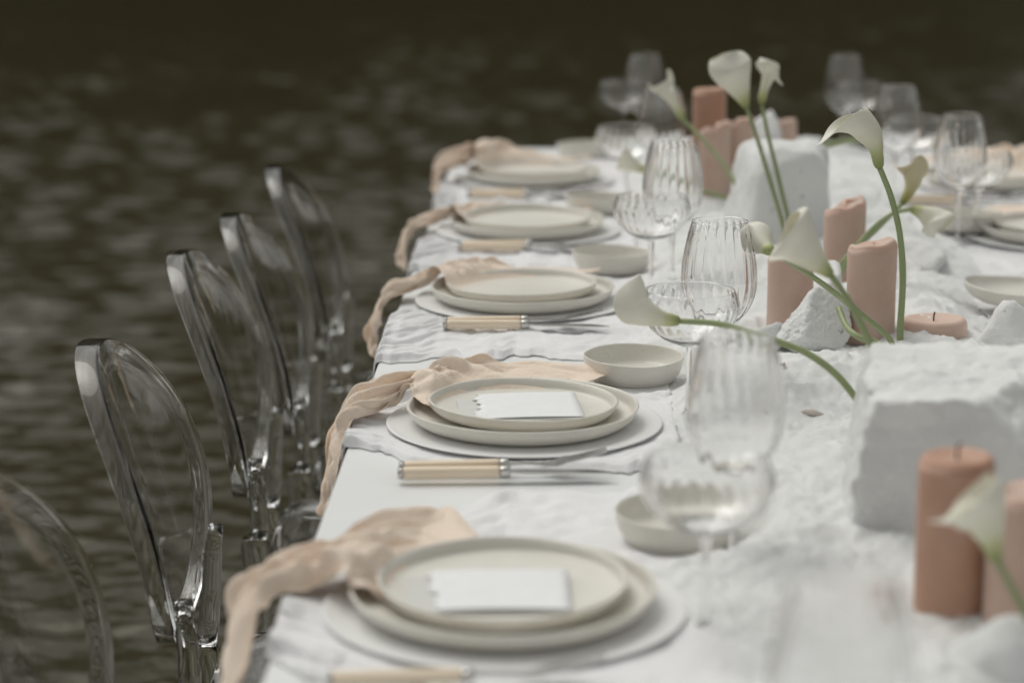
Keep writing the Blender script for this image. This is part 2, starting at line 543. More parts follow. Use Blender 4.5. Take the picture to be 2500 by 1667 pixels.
# ------------------------------------------------------------------ gauze cloths across the table
PLATES = [(-.053, 1.891), (-.048, 2.545), (-.062, 3.27), (-.066, 3.886), (-.063, 4.50)]
def gauze(xl, xr, left, right, seed, label, plates, hang=.03, mirror=False):
    nu, nv = 90, 140
    u = np.linspace(0, 1, nu)[:, None] * np.ones(nv)
    v = np.ones(nu)[:, None] * np.linspace(0, 1, nv)[None, :]
    r = np.random.default_rng(seed)
    fan = smooth(.0, .55, u)
    y0 = left[0] * (1 - fan) + right[0] * fan
    y1 = left[1] * (1 - fan) + right[1] * fan
    y0 = y0 + .022 * vnoise(u * 7, 0, 0, seed) + .009 * vnoise(u * 26, 3, 0, seed) + .005 * vnoise(u * 70, 3, 0, seed + 40)
    y1 = y1 + .022 * vnoise(u * 7, 5, 0, seed + 1) + .009 * vnoise(u * 26, 8, 0, seed + 1) + .005 * vnoise(u * 70, 3, 0, seed + 41)
    Yv = y0 + (y1 - y0) * v
    length = (xr - xl)
    # frayed end at the table edge
    fray = (.014 * vnoise(0, v * 13, 0, seed + 2) + .010 * vnoise(0, v * 55, 0, seed + 3) + .006 * vnoise(0, v * 140, 0, seed + 7)) * (1 - smooth(0, .12, u))
    S = xl + length * u + fray
    # folds: run along the cloth, deeper where it is gathered
    gather = (1 - .75 * fan)
    f = fbm(v * 15 + .8 * vnoise(u * 2.4, v * 3, 0, seed + 4), u * 1.7, 0, 3, seed + 5)
    ridged = np.clip(f, -.6, 1)
    h = .0080 * gather * (ridged + .6) + .0045 * (fbm(u * 11 + 5, v * 16, 0, 4, seed + 6) + .6) * (.5 + fan * .5)
    h += .003 * np.clip(vnoise(u * 5 + v * 6, v * 9, 0, seed + 8), 0, 1)
    e = np.minimum(v, 1 - v)
    h *= .04 + .96 * smooth(0, .045, e)
    h += .0065 * np.clip(vnoise(u * 21, (v > .5) * 7.0, 0, seed + 44) + .1, 0, 1) * np.exp(-((e - .035) / .026) ** 2)
    Xv = S.copy()
    for (px, py) in plates:
        dd = np.hypot(Xv - px, Yv - py)
        h *= .12 + .88 * smooth(.145, .20, dd)
    for (bx_, by_, _c) in DISHES[:4]:
        h *= .06 + .94 * smooth(.056, .085, np.hypot(Xv - bx_, Yv - by_))
    Zv = top_z + .0003 + .0010 * smooth(0, .03, e) + h * .9
    # overhang at the table edge
    edge_x = TX1 if mirror else TX0
    over = (Xv - edge_x) if mirror else (edge_x - Xv)
    o_ = np.clip(over, 0, None)
    rr = .008
    Zv = np.where(over > 0, Zv - np.where(o_ < rr, rr - np.sqrt(np.clip(rr * rr - o_ * o_, 0, None)), rr + (o_ - rr) * 1.0), Zv)
    dirx = 1 if mirror else -1
    Xv = np.where(over > 0, edge_x + dirx * (.35 * np.minimum(o_, rr) + .05 * np.clip(o_ - rr, 0, None) + .001 + .003 * np.clip(f, -.2, 1) * smooth(0, .02, o_)), Xv)
    me = grid_mesh("gauze_cloth", np.stack([Xv, Yv, Zv], -1))
    uv = me.uv_layers.new(name="UV")
    idx = np.zeros(len(me.loops), np.int32); me.loops.foreach_get("vertex_index", idx)
    UV = np.stack([(u * length).ravel()[idx] * 4, (v * .6).ravel()[idx] * 4], -1)
    uv.data.foreach_set("uv", UV.astype(np.float32).ravel())
    o = link("gauze_cloth", me, M['gauze'])
    sm = o.modifiers.new("thickness", 'SOLIDIFY'); sm.thickness = .0009; sm.offset = 1
    # loose threads along the frayed end
    tv_, tf_ = [], []
    for q in range(110):
        j_ = int(r.integers(2, nv - 2))
        p0 = np.array([Xv[0, j_], Yv[0, j_], Zv[0, j_]])
        ln_ = r.uniform(.007, .019)
        d0 = np.array([dirx * r.uniform(.2, .9), r.normal(0, .45), -r.uniform(.3, 1.0)]); d0 /= np.linalg.norm(d0)
        d1 = d0 + np.array([0, r.normal(0, .3), -.5]); d1 /= np.linalg.norm(d1)
        pts_ = [p0 - d0 * .002, p0 + d0 * ln_ * .5, p0 + d0 * ln_ * .5 + d1 * ln_ * .5]
        k0 = len(tv_)
        for m_, pt in enumerate(pts_):
            w_ = .00055 * (1 - .25 * m_)
            tv_ += [pt + np.array([0, w_, 0]), pt + np.array([w_ * .8, -w_ * .5, 0]), pt + np.array([-w_ * .8, -w_ * .5, 0])]
        for m_ in range(2):
            for e_ in range(3):
                tf_.append([k0 + m_ * 3 + e_, k0 + m_ * 3 + (e_ + 1) % 3, k0 + m_ * 3 + 3 + (e_ + 1) % 3, k0 + m_ * 3 + 3 + e_])
    fr = link("fringe", raw_mesh("fringe", tv_, tf_), M['thread'], o)
    fr["kind"] = "stuff"
    return tag(o, label, "table cloth", "white gauze cloths laid across the table")
gauze(-.272, .16, (1.79, 1.97), (1.56, 2.285), 101, "white frayed gauze cloth under the nearest blurred place setting", PLATES)
gauze(-.280, .13, (2.44, 2.60), (2.335, 2.80), 122, "white frayed gauze cloth under the sharply focused place setting", PLATES)
gauze(-.285, .12, (2.86, 3.12), (2.90, 3.47), 143, "white gauze cloth with fringed end beside the middle place setting on the left", PLATES)
gauze(-.280, .12, (3.55, 3.76), (3.53, 4.10), 164, "white gauze cloth under the fourth place setting on the left", PLATES)
gauze(-.270, .12, (4.22, 4.45), (4.18, 4.80), 185, "white gauze cloth under the farthest place setting on the left", PLATES)
RPL = [(.84, 3.84), (.84, 4.47), (.84, 3.2)]
gauze(1.06, .62, (3.72, 3.95), (3.48, 4.05), 206, "white gauze cloth under the nearer visible plate on the right side", RPL, mirror=True)
gauze(1.06, .62, (4.35, 4.6), (4.16, 4.80), 227, "white gauze cloth under the far plate on the right side", RPL, mirror=True)
gauze(1.06, .60, (3.05, 3.3), (2.85, 3.45), 248, "white gauze cloth beside the low cream dish on the right", RPL, mirror=True)

# ------------------------------------------------------------------ crockery
def plate_prof(r, h, foot, t=.006):
    w = r - foot
    o = [(0, 0), (foot - .004, 0), (foot, .0008), (foot + w * .45, h * .16), (r - w * .18, h * .52), (r - .0012, h * .86), (r, h - .0016), (r - .0008, h - .0003), (r - .0022, h),
         (r - .0040, h - .0010), (r - .0062, h * .70), (r - w * .34, h * .44), (foot + w * .10, t + .0012), (foot - .012, t), (foot * .5, t - .0004), (0, t - .0004)]
    return dense(o, .003)
def wob_plate(seed, amp):
    def w(R, Z, ph):
        k = R / R.max()
        n_ = amp * (np.sin(2 * ph + seed) + .6 * np.sin(3 * ph + seed * 2.1) + .4 * np.sin(5 * ph + seed * 3.3))
        ring = .00016 * np.sin(R * 2 * np.pi / .006 + .6 * np.sin(ph * 2))
        return R * (1 + n_ * .6), Z + (n_ * .11 * k ** 3) + ring * (Z > 0.002)
    return w
charger_me = lathe_mesh("charger_plate", dense([(0, 0), (.09, 0), (.13, .0004), (.152, .0018), (.1585, .0036), (.1598, .0047), (.1590, .0056), (.1570, .0057), (.150, .0048), (.13, .0040), (.06, .0038), (0, .0038)], .004), 96, wob_plate(1.2, .003))
dinner_me = [lathe_mesh("dinner_plate", plate_prof(.135, .0215, .108, .0060), 96, wob_plate(s, .006)) for s in (.3, 2.2)]
salad_me = [lathe_mesh("salad_plate", plate_prof(.111, .0190, .088, .0055), 96, wob_plate(s, .005)) for s in (1.7, 4.0)]
bowl_prof = dense([(0, 0), (.046, 0), (.052, .0015), (.0585, .010), (.0618, .020), (.0632, .0290), (.0627, .0302), (.0610, .0292), (.0590, .020), (.0545, .0115), (.046, .0070), (.02, .006), (0, .006)], .003)
bowl_me = [lathe_mesh("side_bowl", bowl_prof, 72, wob_plate(s, .005)) for s in (.9, 2.9)]
dish_me = lathe_mesh("side_dish", dense([(0, 0), (.048, 0), (.058, .0015), (.071, .009), (.0768, .018), (.0778, .0235), (.0763, .025), (.0735, .0236), (.069, .0155), (.056, .0085), (.03, .007), (0, .007)], .003), 72, wob_plate(3.1, .010))
for me_ in [charger_me, dish_me] + dinner_me + salad_me + bowl_me:
    weld(me_)

def place_card(x, y, z, rot, tilt, seed, label, w=.122, d=.096, backing=True):
    root = empty("place_card", (x, y, z), rot, label, "place card", "paper place cards on the plates")
    root.rotation_euler = (tilt, 0, rot)
    r = np.random.default_rng(seed)
    n_ = 48
    ys = np.linspace(-d / 2, d / 2, n_)
    xl = -w / 2 + .0055 * np.array(vnoise(ys * 75, seed)).ravel() + .0042 * np.array(vnoise(ys * 210, seed + 3.3)).ravel()
    nx_ = 14
    V = np.zeros((nx_, n_, 3))
    for i in range(nx_):
        t_ = i / (nx_ - 1)
        V[i, :, 0] = xl * (1 - t_) + (w / 2) * t_
        V[i, :, 1] = ys
        V[i, :, 2] = .0026 + .0012 * np.sin(t_ * 3.0) + .0006 * np.sin(ys / d * 4)
    o = link("card_sheet", grid_mesh("card_sheet", V, smooth_shade=True), M['card'], root)
    s_ = o.modifiers.new("thickness", 'SOLIDIFY'); s_.thickness = .0007
    if backing:
        me_ = box_mesh("backing_sheet", -w / 2 - .020, w / 2 - .004, -d / 2 - .003, d / 2 - .012, .0002, .0010, 0)
        link("backing_sheet", me_, M['vellum'], root)
    return root

# ------------------------------------------------------------------ cutlery
def cyl_bar(name, x0, x1, ry, rz, mat, parent, n=16, taper=1.0, zc=0.0):
    xs = np.array([x0, x0 + .0012, *np.linspace(x0 + .004, x1 - .004, 8), x1 - .0012, x1])
    sc = np.array([.80, .96, *([1.0] * 8), .96, .80]) * np.linspace(taper, 1, 12)
    ph = np.linspace(0, 2 * np.pi, n, endpoint=False)
    V = np.zeros((12, n, 3))
    c, s = np.cos(ph), np.sin(ph)
    sq = 1 / (np.abs(c) ** 4 + np.abs(s) ** 4) ** .25
    V[..., 0] = xs[:, None]
    V[..., 1] = sc[:, None] * ry * c * sq
    V[..., 2] = zc + sc[:, None] * rz * s * sq
    F = [list(f) for f in grid_faces(12, n, False, True)] + [list(range(n))[::-1], [11 * n + k for k in range(n)]]
    me_ = raw_mesh(name, V, F); fix_normals(me_)
    return link(name, me_, mat, parent)
def strip_solid(name, stations, mat, parent):
    """stations: (x, y0, y1, z, half thickness)"""
    V, F = [], []
    for (x, a, b_, z, t_) in stations:
        V += [(x, a, z - t_), (x, b_, z - t_), (x, b_, z + t_), (x, a, z + t_)]
    for i in range(len(stations) - 1):
        for k in range(4):
            F.append([i * 4 + k, i * 4 + (k + 1) % 4, i * 4 + 4 + (k + 1) % 4, i * 4 + 4 + k])
    F += [[0, 1, 2, 3], [(len(stations) - 1) * 4 + k for k in (3, 2, 1, 0)]]
    me_ = raw_mesh(name, V, F); fix_normals(me_)
    me_.polygons.foreach_set("use_smooth", np.zeros(len(me_.polygons), bool))
    return link(name, me_, mat, parent)
def build_fork():
    root = empty("fork")
    z = .0065
    cyl_bar("end_cap", 0, .006, .0068, .0055, M['steel'], root, zc=z)
    cyl_bar("handle", .0058, .108, .0066, .0053, M['ivory'], root, zc=z, taper=1.05)
    cyl_bar("ferrule", .1078, .118, .0066, .0056, M['steel'], root, zc=z)
    V, F = [], []
    neck = [(.117, .0028, z), (.135, .0024, z + .0005), (.150, .0028, z - .0005), (.160, .0065, z - .001), (.168, .0105, z + .000), (.178, .0115, z + .003)]
    strip_solid("neck", [(x, -w_, w_, zz, .0011) for (x, w_, zz) in neck], M['steel'], root)
    for k in range(4):
        yc = -.0089 + k * .00593
        st = [(.1775 + .045 * t_, yc - .0019 * (1 - .45 * t_), yc + .0019 * (1 - .45 * t_), z + .003 + .010 * t_ ** 1.3, .0009 - .0004 * t_) for t_ in np.linspace(0, 1, 7)]
        strip_solid("tine", st, M['steel'], root)
    return root
def build_knife():
    root = empty("knife")
    z = .0068
    cyl_bar("end_cap", 0, .006, .0072, .0060, M['steel'], root, zc=z)
    cyl_bar("handle", .0058, .108, .0070, .0058, M['ivory'], root, zc=z, taper=1.06)
    cyl_bar("ferrule", .1078, .119, .0070, .0062, M['steel'], root, zc=z)
    st = []
    for t_ in np.linspace(0, 1, 14):
        x = .1185 + .112 * t_
        w0 = -.0075 + .0035 * t_ ** 4
        w1 = .0075 - .0105 * max(0, (t_ - .72) / .28) ** 1.7
        st.append((x, w0 * (.6 + .4 * min(1, t_ * 8)), w1 * (.6 + .4 * min(1, t_ * 8)), z - .002 * t_, .0011 - .0006 * t_))
    strip_solid("blade", st, M['steel'], root)
    return root

# ------------------------------------------------------------------ napkins
def napkin(px, py, sta, seed, label, amp=.009, rows=64, cols=54, folds=2.6):
    """sta: list of ((dx,dy,dz),(dx,dy,dz)) = two long borders of the draped cloth relative to the plate centre on the table."""
    A = spline([s[0] for s in sta], rows); B = spline([s[1] for s in sta], rows)
    w = np.linspace(0, 1, cols)
    s = np.linspace(0, 1, rows)
    P = A[:, None, :] * (1 - w)[None, :, None] + B[:, None, :] * w[None, :, None]
    tu = np.gradient(P, axis=0); tv = np.gradient(P, axis=1)
    N = np.cross(tu, tv); N /= np.linalg.norm(N, axis=2)[..., None] + 1e-9
    N *= np.sign(N[..., 2:3] + .35 * -N[..., 0:1] + 1e-9)
    SS, WW = np.meshgrid(s, w, indexing='ij')
    env = amp * (.10 + .90 * np.sin(np.pi * np.clip(SS * 1.05, 0, 1)) ** .8)
    ph = 2 * np.pi * folds * WW + 2.2 * vnoise(SS * 2.2, WW * 1.5, 0, seed) + seed
    wave = np.sin(ph); wave = np.sign(wave) * np.abs(wave) ** .75
    P = P + N * (env * (wave + .55))[..., None]
    crum = np.abs(fbm(SS * 8 + .5 * WW, WW * 7, 0, 4, seed + 3)) * 2 - .5
    P = P + N * (.0052 * crum * np.clip(SS * 5, .15, 1) + .0018 * vnoise(SS * 38, WW * 34, 0, seed + 9))[..., None]
    # ruffled borders
    wv = (np.exp(-WW / .06) + np.exp(-(1 - WW) / .06)) * .006 * vnoise(SS * 9, WW * 2, 0, seed + 12)
    P = P + N * wv[..., None]
    P = P + np.array([px, py, top_z])
    # the small plate lies on the cloth, the cloth lies on the big plate
    dd = np.hypot(P[..., 0] - px, P[..., 1] - (py + .012))
    ceil_ = top_z + np.interp(dd, [0, .088, .099, .106, .111, .120], [.0140, .0140, .0185, .0255, .036, .2])
    P[..., 2] = np.minimum(P[..., 2], ceil_)
    d2 = np.hypot(P[..., 0] - px, P[..., 1] - py)
    floor_ = top_z + np.interp(d2, [0, .105, .118, .1285, .134, .139, .148], [.0142, .0142, .0180, .0235, .0305, .0300, .012])
    P[..., 2] = np.where(d2 < .148, np.maximum(P[..., 2], np.minimum(floor_, ceil_)), P[..., 2])
    # keep the cloth off the table edge and the table top
    inside = P[..., 0] > TX0 - .002
    P[..., 2] = np.where(inside, np.maximum(P[..., 2], T + .0105 + .0025 * vnoise(SS * 6, WW * 7, 0, seed + 30)), P[..., 2])
    P[..., 0] = np.where(~inside, np.minimum(P[..., 0], TX0 - .004), P[..., 0])
    me = grid_mesh("napkin", P)
    uv = me.uv_layers.new(name="UV")
    idx = np.zeros(len(me.loops), np.int32); me.loops.foreach_get("vertex_index", idx)
    uv.data.foreach_set("uv", np.stack([SS.ravel()[idx] * 1.6, WW.ravel()[idx] * .9], -1).astype(np.float32).ravel())
    o = link("napkin", me, M['napkin'])
    sm = o.modifiers.new("thickness", 'SOLIDIFY'); sm.thickness = .0014; sm.offset = 0
    sb = o.modifiers.new("soften", 'SUBSURF'); sb.levels = 1; sb.render_levels = 1
    return tag(o, label, "napkin", "blush napkins draped from the plates")
NAP = [((.12, .215, .018), (-.06, -.03, .0165)), ((.067, .221, .018), (-.108, -.005, .020)), ((-.015, .220, .022), (-.125, .024, .036)),
       ((-.061, .200, .034), (-.135, .044, .042)), ((-.107, .125, .040), (-.150, .040, .022)), ((-.150, .075, .038), (-.172, .006, .012)),
       ((-.185, .055, .024), (-.200, -.035, .010)), ((-.212, .030, .002), (-.205, -.050, -.012)), ((-.222, -.040, -.025), (-.208, -.090, -.040)),
       ((-.226, -.085, -.050), (-.208, -.125, -.065)), ((-.220, -.115, -.075), (-.205, -.145, -.085))]
def vary(base, sy=1.0, sz_=1.0, shift=(0, 0, 0), tail=1.0):
    out = []
    for i, (a, b_) in enumerate(base):
        k = i / (len(base) - 1)
        q = []
        for p in (a, b_):
            x, y_, z = p
            if z < 0: z *= tail
            q.append((x + shift[0] * k, y_ * sy + shift[1] * k, z * (sz_ if z > 0 else 1) + shift[2] * k))
        out.append(tuple(q))
    return out
NAP1 = [((-.03, .200, .010), (-.05, -.05, .018)), ((-.055, .245, .012), (-.096, -.015, .020)), ((-.075, .250, .014), (-.125, -.022, .036)),
        ((-.116, .185, .022), (-.138, -.020, .044)), ((-.150, .105, .026), (-.160, .022, .022)), ((-.180, .085, .024), (-.182, .012, .014)),
        ((-.205, .075, .016), (-.205, .006, .010)), ((-.232, .062, .004), (-.212, -.030, -.005)), ((-.240, .040, -.025), (-.218, -.110, -.030)),
        ((-.238, .0, -.055), (-.215, -.140, -.06)), ((-.230, -.04, -.09), (-.212, -.165, -.09))]

# ------------------------------------------------------------------ place settings
WHERE = ["at the nearest blurred place setting", "at the sharply focused place setting", "at the middle place setting on the left",
         "at the fourth place setting on the left", "at the farthest place setting on the left"]
fork0, knife0 = build_fork(), build_knife()
used = {'fork': False, 'knife': False}
def cutlery(kind, x, y, z, rz, tilt, label):
    src = fork0 if kind == 'fork' else knife0
    o = src if not used[kind] else copy_tree(src)
    used[kind] = True
    o.location = (x, y, z)
    o.rotation_euler = (0, tilt, rz)
    return tag(o, label, kind, "ivory handled cutlery beside the plates")
def plates(x, y, i, where, salad_off=(0, .012), cardspec=None, rs=0.0):
    ch = link("charger_plate", charger_me, M['charger'], None, (x + .002, y, top_z + .0035))
    tag(ch, f"thin white charger plate {where}", "charger plate", "white charger plates")
    dn = link("dinner_plate", dinner_me[i % 2], M['stoneware'], None, (x, y, top_z + .0032 + .0040))
    dn.rotation_euler = (0, 0, i * 1.3)
    tag(dn, f"cream stoneware dinner plate {where}", "dinner plate", "cream dinner plates")
    sa = link("salad_plate", salad_me[i % 2], M['stoneware'], None, (x + salad_off[0], y + salad_off[1], top_z + .0032 + .0040 + .0060))
    sa.rotation_euler = (rs, 0, i * 2.1)
    tag(sa, f"smaller cream stoneware plate stacked on top {where}", "salad plate", "small cream plates on the dinner plates")
for i, (x, y) in enumerate(PLATES):
    plates(x, y, i, WHERE[i], rs=math.radians(1.2))
SAL = top_z + .0132 + .0062
place_card(-.042, 2.560, SAL + .0012, math.radians(7), math.radians(2.5), 3, "white place card with torn left edge over a grey backing sheet, sharply focused")
place_card(-.055, 1.893, SAL + .0006, math.radians(2), math.radians(1.5), 4, "blurred white rectangular place card on the nearest plate")
napkin(*PLATES[0], NAP1, 1, "large peach gauze napkin bunched at the nearest plate and hanging off the table", amp=.0095, folds=2.9)
napkin(*PLATES[1], NAP, 2, "blush crinkled napkin hanging over the table edge at the focused plate", amp=.0080, folds=2.6)
napkin(*PLATES[2], vary(NAP, .85, .95, (.004, .01, 0), .75), 3, "blush napkin draped in a long arc at the middle plate on the left", amp=.006, folds=1.8)
napkin(*PLATES[3], vary(NAP, .8, .85, (.004, .0, 0), .55), 4, "blush napkin draped at the fourth plate on the left", amp=.006, folds=1.6)
napkin(*PLATES[4], vary(NAP, 1.0, 1.3, (.03, -.02, .02), .35), 5, "blush napkin bunched high at the farthest plate on the left", amp=.011, folds=2.2)
cutlery('fork', -.176, 2.332, T + .001, .06, math.radians(-1.0), "ivory handled fork behind its knife at the sharply focused place setting")
cutlery('knife', -.1755, 2.306, T + .001, .055, math.radians(-.3), "ivory handled knife half under gauze at the sharply focused place setting")
cutlery('fork', -.168, 3.078, T + .004, .02, math.radians(-1.0), "ivory handled fork in front of the middle plate on the left")
cutlery('knife', -.168, 3.055, T + .004, .01, 0, "ivory handled knife in front of the middle plate on the left")
cutlery('fork', -.172, 3.700, T + .004, .02, math.radians(-1.0), "ivory handled fork in front of the fourth plate on the left")
cutlery('knife', -.176, 3.676, T + .004, .01, 0, "ivory handled knife in front of the fourth plate on the left")
cutlery('fork', -.186, 4.275, T + .004, .0, math.radians(-1.0), "ivory handled fork in front of the farthest plate on the left")
cutlery('knife', -.186, 4.250, T + .004, .0, 0, "ivory handled knife in front of the farthest plate on the left")
cutlery('fork', -.188, 1.692, T + .004, .06, math.radians(-1.0), "ivory handled fork cut off by the bottom edge of the view")
BOWLS = [(.113, 2.107, "beside the nearest plate, behind the blurred glass stems"), (.087, 2.785, "to the right of the focused plate"),
         (.074, 3.535, "to the right of the middle plate"), (.062, 4.118, "to the right of the fourth plate"), (.044, 4.86, "beyond the farthest plate on the left")]
for i, (x, y, lab) in enumerate(BOWLS):
    o = link("side_bowl", bowl_me[i % 2], M['stoneware'], None, (x, y, top_z + .0035))
    o.rotation_euler = (math.radians(1.2), math.radians(-.8), i * 1.1)
    tag(o, f"small cream bowl {lab}", "bowl", "small cream bowls")
o = link("side_bowl", bowl_me[0], M['stoneware'], None, (.692, 3.89, top_z + .012)); o.rotation_euler = (.02, .02, 2)
tag(o, "small greyish bowl behind the pair of thin glass stems on the right", "bowl", "small cream bowls")
o = link("side_dish", dish_me, M['stoneware'], None, (.650, 3.205, top_z + .020)); o.rotation_euler = (.03, .05, .5)
tag(o, "wide low cream dish half sunk in sand at the right edge", "bowl", "small cream bowls")
# right side of the table
plates(.845, 3.84, 0, "at the nearer visible place setting on the right")
plates(.845, 4.47, 1, "at the far place setting on the right")
def mirrored(sta): return [tuple((-p[0], p[1], p[2]) for p in s) for s in sta]
def napkin_right(px, py, seed, label, **k):
    global TX0
    keep = TX0; TX0 = -99
    o = napkin(px, py, mirrored(vary(NAP, 1.0, 1.2, (0, 0, 0), 1.0)), seed, label, **k)
    TX0 = keep
    return o
napkin_right(.845, 4.47, 8, "peach napkin bunched on the far plate on the right", amp=.014, folds=2.2)
napkin_right(.845, 3.84, 9, "blush napkin on the nearer visible plate on the right", amp=.006, folds=1.8)
cutlery('fork', .64, 4.22, T + .004, .05, math.radians(-1), "fork lying in front of the far plate on the right")
cutlery('knife', .63, 4.195, T + .004, .03, 0, "knife lying in front of the far plate on the right")

# ------------------------------------------------------------------ glasses
def flutes(n_, amp, z0, z1):
    def w(R, Z, ph):
        k = smooth(z0, z0 + .02, Z) * (1 - smooth(z1 - .012, z1, Z))
        return R - amp * k * (.5 + .5 * np.cos(n_ * ph)) * np.ones_like(R), Z
    return w
def build_glass(name, bowl_out, bowl_in, stem_h, r_stem, r_foot, n_flute):
    root = empty(name)
    n_ = 144
    po, pi_ = dense(bowl_out, .0025), dense(bowl_in, .0025)
    zt = po[-1, 1]
    a_, b_ = po[-2], po[-1]
    po = np.vstack([po[:-1], a_ + (b_ - a_) * (1 - .0012 / np.linalg.norm(b_ - a_)), a_ + (b_ - a_) * (1 - .0003 / np.linalg.norm(b_ - a_)), b_])
    a_, b_ = pi_[1], pi_[0]
    pi_ = np.vstack([b_, a_ + (b_ - a_) * (1 - .0003 / np.linalg.norm(b_ - a_)), a_ + (b_ - a_) * (1 - .0012 / np.linalg.norm(b_ - a_)), pi_[1:]])
    Ro, Zo, Ri, Zi = po[:, 0], po[:, 1], pi_[:, 0], pi_[:, 1]
    ph = np.linspace(0, 2 * np.pi, n_, endpoint=False)
    def ring(R, Z, amp):
        R = R[:, None] * np.ones(n_); Z = Z[:, None] * np.ones(n_)
        k = smooth(stem_h + .012, stem_h + .035, Z) * (1 - smooth(zt - .010, zt - .002, Z))
        R = R + amp * k * np.cos(n_flute * ph)[None, :]
        return np.stack([R * np.cos(ph), R * np.sin(ph), Z], -1)
    Vo = ring(Ro, Zo, .00050)
    rim = ring(np.array([Ro[-1] - .0003, (Ro[-1] + Ri[0]) / 2, Ri[0] + .0003]), np.array([zt + .0004, zt + .0006, zt + .0004]), 0)
    Vi = ring(Ri, Zi, .00016)
    me = grid_mesh("bowl", np.concatenate([Vo, rim, Vi]), False, True)
    weld(me)
    link("bowl", me, M['glass'], root)
    st = dense([(r_stem * 2.3, .0065), (r_stem * 1.3, .012), (r_stem, .022), (r_stem * .95, stem_h * .6), (r_stem * 1.25, stem_h - .008), (Ro[0], stem_h)], .003)
    me = lathe_mesh("stem", st, 32); link("stem", me, M['glass'], root)
    ft = dense([(0, .0), (r_foot - .001, .0), (r_foot, .0012), (r_foot - .001, .0022), (r_foot * .6, .0034), (r_stem * 4, .0046), (r_stem * 2.3, .0065)], .003)
    me = lathe_mesh("foot", ft, 64); link("foot", me, M['glass'], root)
    for ch in root.children:
        orient(ch.data)
    return root
def orient(me):
    """outward normals on open lathe pieces: profile order fixes it, flip when the majority points at the axis from the lowest ring."""
    bm = bmesh.new(); bm.from_mesh(me)
    bmesh.ops.recalc_face_normals(bm, faces=bm.faces)
    bm.normal_update()
    zc = min(v.co.z for v in bm.verts)
    s_ = 0.0
    for f in bm.faces:
        c = f.calc_center_median()
        # signed volume about the axis: closed or nearly closed surfaces give > 0 when outward
        s_ += f.normal.dot(c - Vector((0, 0, zc))) * f.calc_area()
    if s_ < 0:
        bmesh.ops.reverse_faces(bm, faces=bm.faces)
    bm.to_mesh(me); bm.free()
    me.polygons.foreach_set("use_smooth", np.ones(len(me.polygons), bool))
SH = .092
wine_out = [(.0048, SH), (.012, SH + .0045), (.028, SH + .016), (.040, SH + .034), (.0452, SH + .056), (.0440, SH + .082), (.0390, SH + .110), (.0335, SH + .132)]
wine_in = [(.03325, SH + .132), (.0386, SH + .110), (.0433, SH + .082), (.0445, SH + .056), (.0392, SH + .0345), (.0268, SH + .0172), (.011, SH + .0075), (0, SH + .0068)]
wine0 = build_glass("wine_glass", wine_out, wine_in, SH, .0036, .038, 22)
CH = .088
coupe_out = [(.0046, CH), (.014, CH + .003), (.034, CH + .012), (.050, CH + .027), (.0572, CH + .045), (.0558, CH + .058), (.0520, CH + .067)]
coupe_in = [(.05175, CH + .067), (.0554, CH + .058), (.0565, CH + .045), (.0493, CH + .0278), (.0332, CH + .0130), (.013, CH + .0060), (0, CH + .0055)]
coupe0 = build_glass("coupe_glass", coupe_out, coupe_in, CH, .0035, .036, 26)
gu = {}
def glass(src, x, y, z, lab, cat, s=1.0):
    o = src if src.name not in gu else copy_tree(src)
    gu[src.name] = 1
    o.location = (x, y, z); o.scale = (s, s, s); o.rotation_euler = (0, 0, x * 37 + y * 11)
    return tag(o, lab, cat, "fluted stem glasses on the table")
GW = [(.170, 1.306, "very blurred wine glass rim at the bottom edge in front of the sand", 1.0),
      (.157, 2.010, "large blurred fluted wine glass between the cream bowl and the big white block", 1.0),
      (.184, 2.660, "sharp fluted wine glass beside the lily lying on the sand", 1.0),
      (.162, 3.385, "fluted wine glass in front of the twin pink candles", 1.01),
      (.176, 4.16, "blurred wine glass behind the drooping lily on the left", 1.0),
      (.168, 4.84, "farthest wine glass on the left side of the table", 1.0)]
for x, y, lab, s in GW:
    glass(wine0, x, y, T - .0035, lab, "wine glass", s)
GC = [(.121, 1.842, "large blurred fluted coupe in front of the nearest bowl"),
      (.146, 2.585, "fluted coupe behind the lily resting beside the focused setting"),
      (.128, 3.309, "fluted coupe with its thin stem in front of the middle bowl"),
      (.112, 4.151, "blurred coupe behind the fourth plate on the left"),
      (.127, 4.98, "farthest coupe on the left side against the water")]
for x, y, lab in GC:
    glass(coupe0, x, y, T - .0035, lab, "coupe glass")
for x, y, lab in [(.662, 3.796, "fluted wine glass nearest on the right side of the table"), (.622, 4.253, "middle wine glass of the three on the right side"), (.600, 4.894, "farthest wine glass on the right side against the water")]:
    glass(wine0, x, y, T - .0035, lab, "wine glass", .98)
for x, y, lab in [(.700, 3.83, "coupe half hidden by the nearest wine glass on the right"), (.662, 4.30, "coupe behind the middle wine glass on the right"), (.640, 4.95, "farthest coupe on the right side against the water")]:
    glass(coupe0, x, y, T - .0035, lab, "coupe glass")

